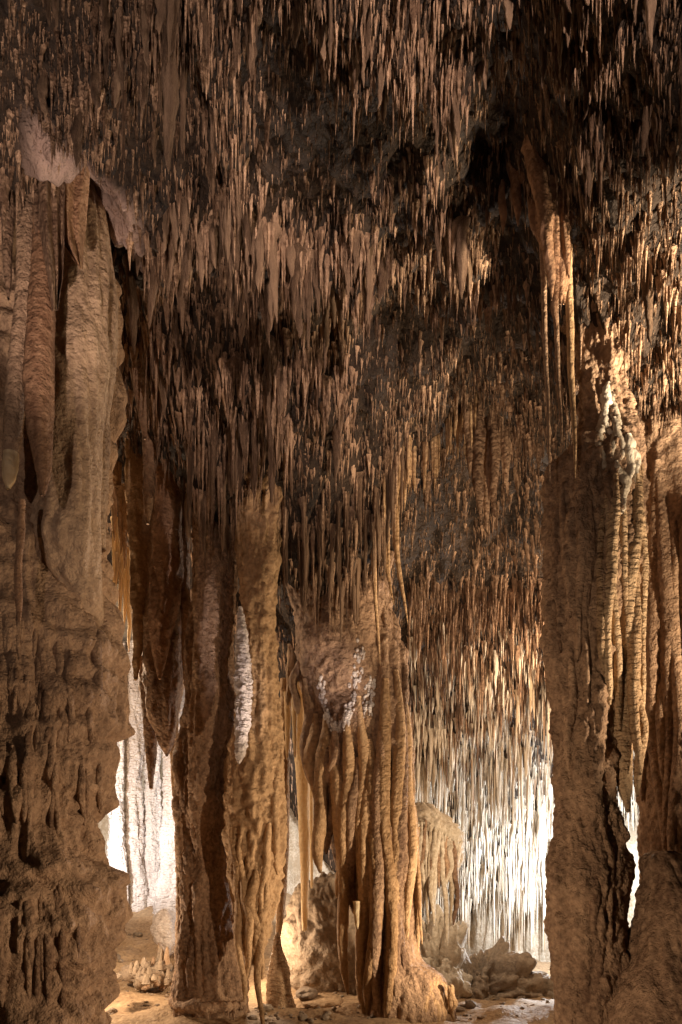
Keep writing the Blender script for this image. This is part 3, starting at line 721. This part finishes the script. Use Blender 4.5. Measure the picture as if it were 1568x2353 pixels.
dk = thing('hanging_curtain', 'dark brown cluster of fused stalactites before the back roof', 'curtain', (x, y, z))
for i, (u0, v0, u1, v1, wd) in enumerate([(1095, 850, 1105, 1200, 50), (1130, 830, 1138, 1190, 44), (1160, 850, 1160, 1120, 40), (1075, 900, 1080, 1100, 34), (1190, 800, 1192, 1060, 36), (1118, 1000, 1120, 1230, 30)]):
    part('stalactite_fold', dk, cone(u0, v0 - 120, u1, v1, wd, 8.3 + .1 * (i % 3), 1.4, .12), M_BROWN, layers=[(0.03, (8, 8, 1), 'b'), (0.012, (20, 20, 10), 'n')], seed=490 + i, step=0.016, minc=14)
x, y, z = P(1000, 1020, 8.6)
fold = thing('flowstone_fold', 'golden lit fold of the roof fringed with dripping stalactites right of centre', 'rock fold', (x, y, z))
rows = []
path = [(1100, 850, 16, 8.1), (1092, 880, 34, 8.2), (1070, 920, 44, 8.4), (1045, 960, 40, 8.55), (1010, 1000, 44, 8.6), (965, 1040, 42, 8.55), (925, 1068, 38, 8.45), (890, 1092, 30, 8.35), (870, 1110, 10, 8.3)]
for u, v, wd, dd in path: rows.append((*P(u, v - 14, dd + .08), wd * .4 / 1568 * dd))
for i in range(44):
    t = random.random() ** .9
    u = 1098 - 215 * t; dd = float(np.interp(u, [880, 1000, 1098], [8.3, 8.55, 8.1])) + random.uniform(-.05, .12)
    v = float(np.interp(u, [870, 925, 1010, 1070, 1100], [1105, 1065, 1000, 920, 860]))
    part('drip', fold, cone(u, v - 50, u, v + random.uniform(40, 130) * (1.2 if u > 1060 else 1), random.uniform(7, 14), dd, 1.6, .2), M_OCHRE, layers=SMALL, seed=506 + i, step=.016, minc=8)

# ------------------------------------------------------------------ right pocket: ledge, rocks
x, y, z = P(1000, 1980, 11.0)
led = thing('flowstone_ledge', 'pale fluted flowstone ledge jutting beside the straw pocket', 'ledge', (x, y, z))
shl = part('shelf', led, prof(10.7, [(1845, 950, 985), (1868, 930, 1020), (1900, 928, 1046), (1950, 926, 1054), (1990, 930, 1050), (2020, 945, 1035), (2040, 960, 1010)]), M_PALE, layers=LUMP, amp=1.5, seed=510, step=0.018)
bvl = surf(shl)
for i in range(20):
    u = 940 + i * 5.8; v0 = 1885 + abs(i - 6) * 4
    rib('fringe', led, bvl, u, v0, u + random.uniform(-6, 4), v0 + random.uniform(110, 270), random.uniform(11, 19), 10.5, M_PALE if i % 3 else M_BROWN, emb=.2, layers=SMALL, seed=520 + i, step=0.02, minc=10)
boulder('boulder', 'bright pale rock face below the straw pocket ledge', 1012, 2260, 11.2, 58, 140, .4, M_PALE, 541, n=90, amp=.5)
boulder('boulder', 'grey rock heaped in the middle of the straw pocket floor', 1100, 2300, 12.0, 125, 105, .8, M_GREY, 544, n=90, amp=.55)
boulder('boulder', 'low brown rock in front of the straw pocket beside the right column', 1240, 2335, 11.6, 90, 42, .5, M_GREY, 550, n=64, amp=.5)
for i, (u, v, hgt, wd, lb) in enumerate([(1160, 2300, 90, 34, 'stubby pale stalagmite on the grey rocks'), (1218, 2320, 80, 18, 'thin pale stalagmite near the right column'), (1184, 2330, 50, 16, 'smallest pale stalagmite between the two others')]):
    single('stalagmite', lb, 'stalagmite', hang(11.9, [(u, v - hgt, wd * .2), (u, v - hgt * .9, wd * .6), (u, v - hgt * .5, wd * .9), (u, v, wd * 1.2), (u, v + 40, wd * 1.7)]), M_PALE, layers=SMALL, seed=555 + i, step=0.018)

# ------------------------------------------------------------------ left pocket: rimstone clumps, pale flowstone columns
x, y, z = P(345, 2240, 10.6)
rim = thing('rimstone_clump', 'knobbly clump of rimstone and stubby stalagmites beside the dark column', 'rimstone', (x, y, floor_z(x, y)))
rb = boulder('base', None, 352, 2240, 10.7, 60, 30, .3, M_GREY, 570, n=40, amp=.5)
del rb['category']
rb.parent = rim; rb.location = np.array(rb.location) - np.array(rim.location)
bvr = surf(rb)
for i in range(44):
    u = random.uniform(296, 410); v = random.uniform(2196, 2268); hgt = random.uniform(8, 22) * (1.7 if v < 2212 else 1)
    h = bvr.ray_cast(Vector((0, 0, EYE)), (Vector(P(u, v, 1)) - Vector((0, 0, EYE))).normalized(), 60)[0]
    if h is None: continue
    wd = random.uniform(7, 15)
    part('knob', rim, hang(h.y, [(u, v - hgt, wd * .2), (u + 1, v - hgt * .8, wd * .6), (u, v - hgt * .3, wd), (u, v + 5, wd * 1.3)]), M_GREY if i % 3 else M_TAN, layers=SMALL, seed=575 + i, step=0.014, minc=9)
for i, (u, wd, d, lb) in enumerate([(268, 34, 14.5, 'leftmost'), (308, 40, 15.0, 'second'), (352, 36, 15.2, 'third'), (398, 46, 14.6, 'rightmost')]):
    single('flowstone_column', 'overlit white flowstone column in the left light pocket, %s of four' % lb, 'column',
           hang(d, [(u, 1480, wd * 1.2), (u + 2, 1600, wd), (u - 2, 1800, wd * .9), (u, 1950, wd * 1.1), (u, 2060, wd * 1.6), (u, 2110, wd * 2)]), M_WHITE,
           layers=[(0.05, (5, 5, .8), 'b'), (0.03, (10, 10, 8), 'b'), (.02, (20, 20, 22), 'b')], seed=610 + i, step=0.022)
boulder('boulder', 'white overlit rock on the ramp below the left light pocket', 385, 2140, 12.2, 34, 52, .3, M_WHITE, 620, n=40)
boulder('boulder', 'rounded stone lying against the foot of the massive left column', 262, 2250, 9.4, 18, 12, .2, M_GREY, 623, n=24)

rv_, rf_, off = [], [], 0
for i in range(700):
    zone = random.random()
    if zone < .4: x, y = random.uniform(-4.6, -1.9), random.uniform(8.6, 14)
    elif zone < .65: x, y = random.uniform(-1.2, .5), random.uniform(8.6, 11)
    else: x, y = random.uniform(.8, 4.4), random.uniform(8.8, 14.5)
    r = random.uniform(.01, .035) * (2.5 if random.random() < .1 else 1)
    k = sp * np.array([r * random.uniform(.8, 1.6), r, r * random.uniform(.4, .9)]) * (1 + np.random.default_rng(i).normal(0, .16, (len(sp), 1)))
    rv_.append(k + np.array([x, y, floor_z(x, y) + r * .15])); rf_.append(grid_faces(6, 8, True) + off); off += len(sp)
tag(new_obj('rubble', mesh_np('rubble', np.vstack(rv_), np.vstack(rf_), M_GREY)), 'small loose stones scattered over the cave floor', 'rubble', kind='stuff')

# ================================================================== STALACTITES OF THE ROOF
def unit_stal(seed, sides, rings, kind):
    g = np.random.default_rng(seed)
    t = np.linspace(0, 1, rings)
    if kind == 0:      # carrot
        r = (1 - t) ** 0.75 * 0.92 + 0.08
    elif kind == 1:    # straw
        r = 0.42 + 0.58 * (1 - t) ** 1.3
    else:              # bulging
        r = 0.75 + 0.25 * np.sin(t * math.pi * 0.9) - 0.62 * t ** 2.2
    r = r * (1 + 0.8 * np.clip(1 - t / 0.18, 0, 1) ** 2)
    r = r * (1 + 0.10 * np.sin(t * g.uniform(9, 20) + g.uniform(0, 6)) + g.normal(0, 0.05, rings))
    r[-2] *= 0.75; r[-1] = 0.04
    bx = np.cumsum(g.normal(0, 0.12, rings)) * 0.8; by = np.cumsum(g.normal(0, 0.12, rings)) * 0.8
    th = np.linspace(0, 2 * math.pi, sides, endpoint=False)
    lob = 1 + 0.14 * np.sin(th * 3 + g.uniform(0, 6)) + g.normal(0, .06, sides)
    v = np.stack([bx[:, None] + r[:, None] * lob * np.cos(th), by[:, None] + r[:, None] * lob * np.sin(th), np.repeat(-t[:, None], sides, 1)], -1).reshape(-1, 3)
    return v, grid_faces(rings, sides, True)[:, ::-1]

KINDS = [0, 0, 1, 2, 0, 1, 0, 2, 1, 0, 0, 1]
LOW = [unit_stal(900 + i, 4, 4, k) for i, k in enumerate(KINDS)]
HIGH = [unit_stal(900 + i + 50, 12, 18, k) for i, k in enumerate(KINDS)]

# candidate roots: cells of the roof weighted by how large they show
ccx, ccy, ccz = cx, cyy, cz
uu = 784 + 1568 * ccx / ccy
vv_ = HOR - 1568 * (ccz - EYE) / ccy
du = np.abs(np.diff(uu, axis=1))[:-1]
dv = np.diff(vv_, axis=0)[:, :-1]
wgt = du * np.clip(dv, 0.15, None)
wgt = np.clip(wgt, 0, None)
vc = vv_[:-1, :-1]; uc = uu[:-1, :-1]
wgt[(vc < -300) | (vc > 2150)] = 0
wgt[(uc < -220) | (uc > 2050)] = 0
wgt = wgt * np.where((uc < 0) | (uc > 1568) | (vc < -60), 0.5, 1.0)
# fewer in the left pocket and where walls take over
wgt = np.where((uc < 430) & (vc > 1250), 0, wgt)
wgt = wgt * (1 + 1.0 * ((uc > 880) & (vc > 780)) + 1.0 * ((uc > 930) & (vc > 1350)))
wgt = wgt * np.where((uc < 330) & (uc > 40) & (np.abs(vc - (330 + (uc - 80))) < 75), 0.12, 1)
prob = (wgt / wgt.sum()).ravel()
NST = 60000
idx = rng.choice(prob.size, NST, p=prob)
ci, cj = np.unravel_index(idx, wgt.shape)
fi = rng.random(NST); fj = rng.random(NST)
def bil(a):
    return a[ci, cj] * (1 - fi) * (1 - fj) + a[ci + 1, cj] * fi * (1 - fj) + a[ci, cj + 1] * (1 - fi) * fj + a[ci + 1, cj + 1] * fi * fj
sx, sy, sz_ = bil(ccx), bil(ccy), bil(ccz)
su = 784 + 1568 * sx / sy; sv = HOR - 1568 * (sz_ - EYE) / sy
# long ones crowding round the tops of the middle columns
ex = []
for (ua, ub, da, db, n) in [(425, 560, 7.7, 8.35, 46), (530, 670, 7.6, 8.0, 46), (640, 930, 8.2, 8.75, 70)]:
    for _ in range(n):
        d_ = rng.uniform(da, db); x_ = (rng.uniform(ua, ub) - 784) / 1568 * d_
        ex.append((x_, d_, roof_z(x_, d_)))
NX = len(ex)
sx[:NX], sy[:NX], sz_[:NX] = np.array(ex).T
su = 784 + 1568 * sx / sy; sv = HOR - 1568 * (sz_ - EYE) / sy
root = np.stack([sx, sy, sz_ * 0.3], -1)
rnk = np.clip(1 - np.abs(noise(root, 0.5, 77)) * 5, 0, 1)
cl = 0.9 * rnk + 0.6 * noise(root, 1.1, 31) + 0.7 * billow(root, (3.2, 2.4, 3.2), 5)
zone_pocket = ((su > 940) & (sv > 1330)) * 1.0
size = np.exp(rng.normal(-0.24, 0.5, NST)) * (1 + 0.55 * np.clip(cl, -0.3, 1.4))
ridge = np.exp(-((sv - 600) / 110.0) ** 2) * (su < 1150) + np.exp(-((sv - 850) / 130.0) ** 2) * (su < 820) * 1.2 + 0.5 * np.exp(-((sv - 1000) / 100.0) ** 2) * (su < 820)
kind = np.where(rng.random(NST) < 0.5, 1, 0)
kind = np.where((ridge > 0.4) & (rng.random(NST) < 0.75), 0, kind)
Ln = np.where(kind == 1, 0.125, 0.115) * size * (1 + 0.7 * ridge) * (0.75 + 0.022 * sy)
Rd = np.where(kind == 1, 0.008, 0.0155) * size ** 0.6 * (1 + 0.5 * ridge) * (0.76 + 0.026 * sy) * rng.uniform(0.7, 1.3, NST)
Ln = np.where(zone_pocket > 0, Ln * rng.uniform(1.2, 3.0, NST), Ln)
Rd = np.where(zone_pocket > 0, Rd * rng.uniform(0.9, 2.3, NST), Rd)
Ln = np.where((zone_pocket > 0) & (sv > 1720) & (kind == 1), Ln * 2.2, Ln)
Ln = np.clip(Ln, 0.05, 2.8)
Ln[:NX] = rng.uniform(.35, 1.0, NX); Rd[:NX] = rng.uniform(.018, .05, NX) * Ln[:NX] ** .5
# do not let them reach the floor
Rd = np.minimum(Rd, 0.05)
Rd = np.minimum(Rd, Ln * 0.16)
Ln = np.minimum(Ln, np.maximum(0.1, sz_ + 0.3))
var = np.where(kind == 1, rng.choice([2, 5, 8, 11], NST), rng.choice([0, 1, 3, 4, 6, 7, 9, 10], NST))
yaw = rng.uniform(0, 2 * math.pi, NST)
lean = rng.normal(0, 0.02, (NST, 2))
tone = rng.normal(0, 0.35, NST)
mat_pale = (zone_pocket > 0) & (rng.random(NST) < np.clip((sv - 1400) / 420.0, 0, 1))
show = Ln * Rd / sy ** 2 * ((su > 10) & (su < 1558) & (sv + Ln * 1568 / sy > 20))
# hidden by the big columns: keep those in the sheaf
hid = ((su < 280) & (sv > 430)) | ((su > 1255) & (su < 1480) & (sv > 880) & (sy > 6)) | ((su > 415) & (su < 650) & (sv > 1250)) | ((su > 690) & (su < 950) & (sv > 1440)) | ((su > 1480) & (sv > 900))
show = np.where(hid, 0, show)
order = np.argsort(-show)
is_straw = mat_pale & (kind == 1)
chosen = [i for i in order if not mat_pale[i]][:190] + [i for i in order if mat_pale[i]][:70]
chosen_set = set(int(i) for i in chosen)

high_me = {}
def hi_mesh(k, mat):
    if (k, mat.name) not in high_me:
        v, f = HIGH[k]
        high_me[(k, mat.name)] = mesh_np('stalactite_shape', v, f, mat)
    return high_me[(k, mat.name)]

def describe(i):
    u, v = su[i], sv[i] + 0.5 * Ln[i] * 1568 / sy[i]
    px_l = Ln[i] * 1568 / sy[i]; slim = Rd[i] / Ln[i] < 0.055
    sz = ('long slim' if slim else 'long thick') if px_l > 120 else ('slim' if slim else 'stout')
    if mat_pale[i]:
        return '%s pale straw in the bright straw pocket' % sz, 'pale straws in the straw pocket'
    if u > 1290 and v < 1050:
        return '%s golden stalactite over the right column' % sz, 'stalactites over the right column'
    if u > 900 and v > 1250:
        return '%s brown stalactite above the straw pocket' % sz, 'stalactites above the straw pocket'
    if v < 330 and u < 560:
        return '%s dim stalactite at the roof top' % sz, 'stalactites at the top left of the roof'
    if v < 330 and u < 1000:
        return '%s dim stalactite at the roof top' % sz, 'stalactites at the top middle of the roof'
    if v < 450 and u >= 1000:
        return '%s dark stalactite around the roof hollow' % sz, 'stalactites around the roof hollow'
    if v < 560:
        return '%s brown stalactite before the pinkish ridge' % sz, 'stalactites before the pinkish ridge'
    if v < 740 and u < 1150:
        return '%s stalactite in the pink ridge' % sz, 'stalactites in the pinkish ridge'
    if u >= 1150:
        return '%s brown stalactite left of the right column' % sz, 'stalactites left of the right column'
    if v < 1130 and u > 820:
        return '%s stalactite on the sloping roof fold' % sz, 'stalactites on the sloping roof fold'
    if v < 950:
        return '%s stalactite in the shaded row' % sz, 'stalactites in the shaded row'
    if v < 1130:
        return '%s stalactite in the second ridge' % sz, 'stalactites in the second ridge'
    return '%s dark stalactite on the low roof' % sz, 'stalactites above the columns'

marks = [(140, 'above the left column'), (300, 'beside the left column'), (400, 'above the left light pocket'), (490, 'above the dark column'), (560, 'above the white stalactite'),
         (640, 'above the ochre giant'), (730, 'above the bright gap'), (820, 'above the centre column'), (900, 'above the bent stalactites'), (1000, 'above the flowstone ledge'),
         (1100, 'above the grey rocks'), (1180, 'above the thin stalagmite'), (1260, 'by the three long stalactites'), (1370, 'by the right column'), (1470, 'by the lit flutes'), (9999, 'by the right edge')]
texts = {}
for i in chosen:
    i = int(i)
    lb, gr = describe(i)
    lb += ', ' + next(t for lim, t in marks if su[i] < lim)
    texts.setdefault((lb, gr), []).append(i)
final = {}
def sidewords(n):
    return {1: [''], 2: ['left one of two', 'right one of two'], 3: ['leftmost of three', 'middle of three', 'rightmost of three'],
            4: ['leftmost of four', 'second of four', 'third of four', 'rightmost of four']}[n]
for (lb, gr), mem in texts.items():
    mem.sort(key=lambda q: sv[q] + Ln[q] * 1568 / sy[q])
    rows_ = [''] if len(mem) <= 4 else ['upper', 'lower'] if len(mem) <= 8 else ['upper', 'middle', 'lower'] if len(mem) <= 12 else ['topmost', 'upper', 'lower', 'lowest']
    for rw, chunk in zip(rows_, np.array_split(np.array(mem), len(rows_))):
        chunk = sorted((int(q) for q in chunk), key=lambda q: su[q])
        for k, q in enumerate(chunk):
            sw = sidewords(len(chunk))[k] if len(chunk) <= 4 else ''
            if len((rw + lb + sw).replace(',', ' ').split()) > 14: sw = sw.split(' ')[0]
            final[q] = (', '.join(x for x in ((rw + ' ' + lb).strip(), sw) if x), gr)
for i in chosen:
    i = int(i)
    m = M_STRAW if mat_pale[i] else M_DRIP
    o = new_obj('soda_straw' if mat_pale[i] and kind[i] == 1 else 'stalactite', hi_mesh(int(var[i]), m), None, (sx[i], sy[i], sz_[i] + 0.04 + Rd[i]))
    o.scale = (Rd[i], Rd[i], Ln[i]); o.rotation_euler = (lean[i, 0], lean[i, 1], yaw[i])
    tag(o, final[i][0], 'stalactite', final[i][1])

def sheaf(name, label, sel, mat):
    vs_, fs_, ts_ = [], [], []
    off = 0
    for i in sel:
        v, f = LOW[int(var[i])]
        c, s = math.cos(yaw[i]), math.sin(yaw[i])
        q = np.empty_like(v)
        q[:, 0] = (v[:, 0] * c - v[:, 1] * s) * Rd[i] + lean[i, 0] * v[:, 2] * Ln[i] + sx[i]
        q[:, 1] = (v[:, 0] * s + v[:, 1] * c) * Rd[i] + lean[i, 1] * v[:, 2] * Ln[i] + sy[i]
        q[:, 2] = v[:, 2] * Ln[i] + sz_[i] + 0.04 + Rd[i]
        vs_.append(q); fs_.append(f + off); ts_.append(np.full(len(v), tone[i]))
        off += len(v)
    o = new_obj(name, mesh_np(name, np.vstack(vs_), np.vstack(fs_), mat, np.concatenate(ts_)))
    return tag(o, label, 'stalactites', kind='stuff')
rest = [i for i in range(NST) if i not in chosen_set]
sheaf('small_stalactites', 'countless small brown stalactites covering the whole roof', [i for i in rest if not mat_pale[i]], M_DRIP)
sheaf('small_soda_straws', 'countless pale soda straws hanging in the straw pocket', [i for i in rest if mat_pale[i]], M_STRAW)
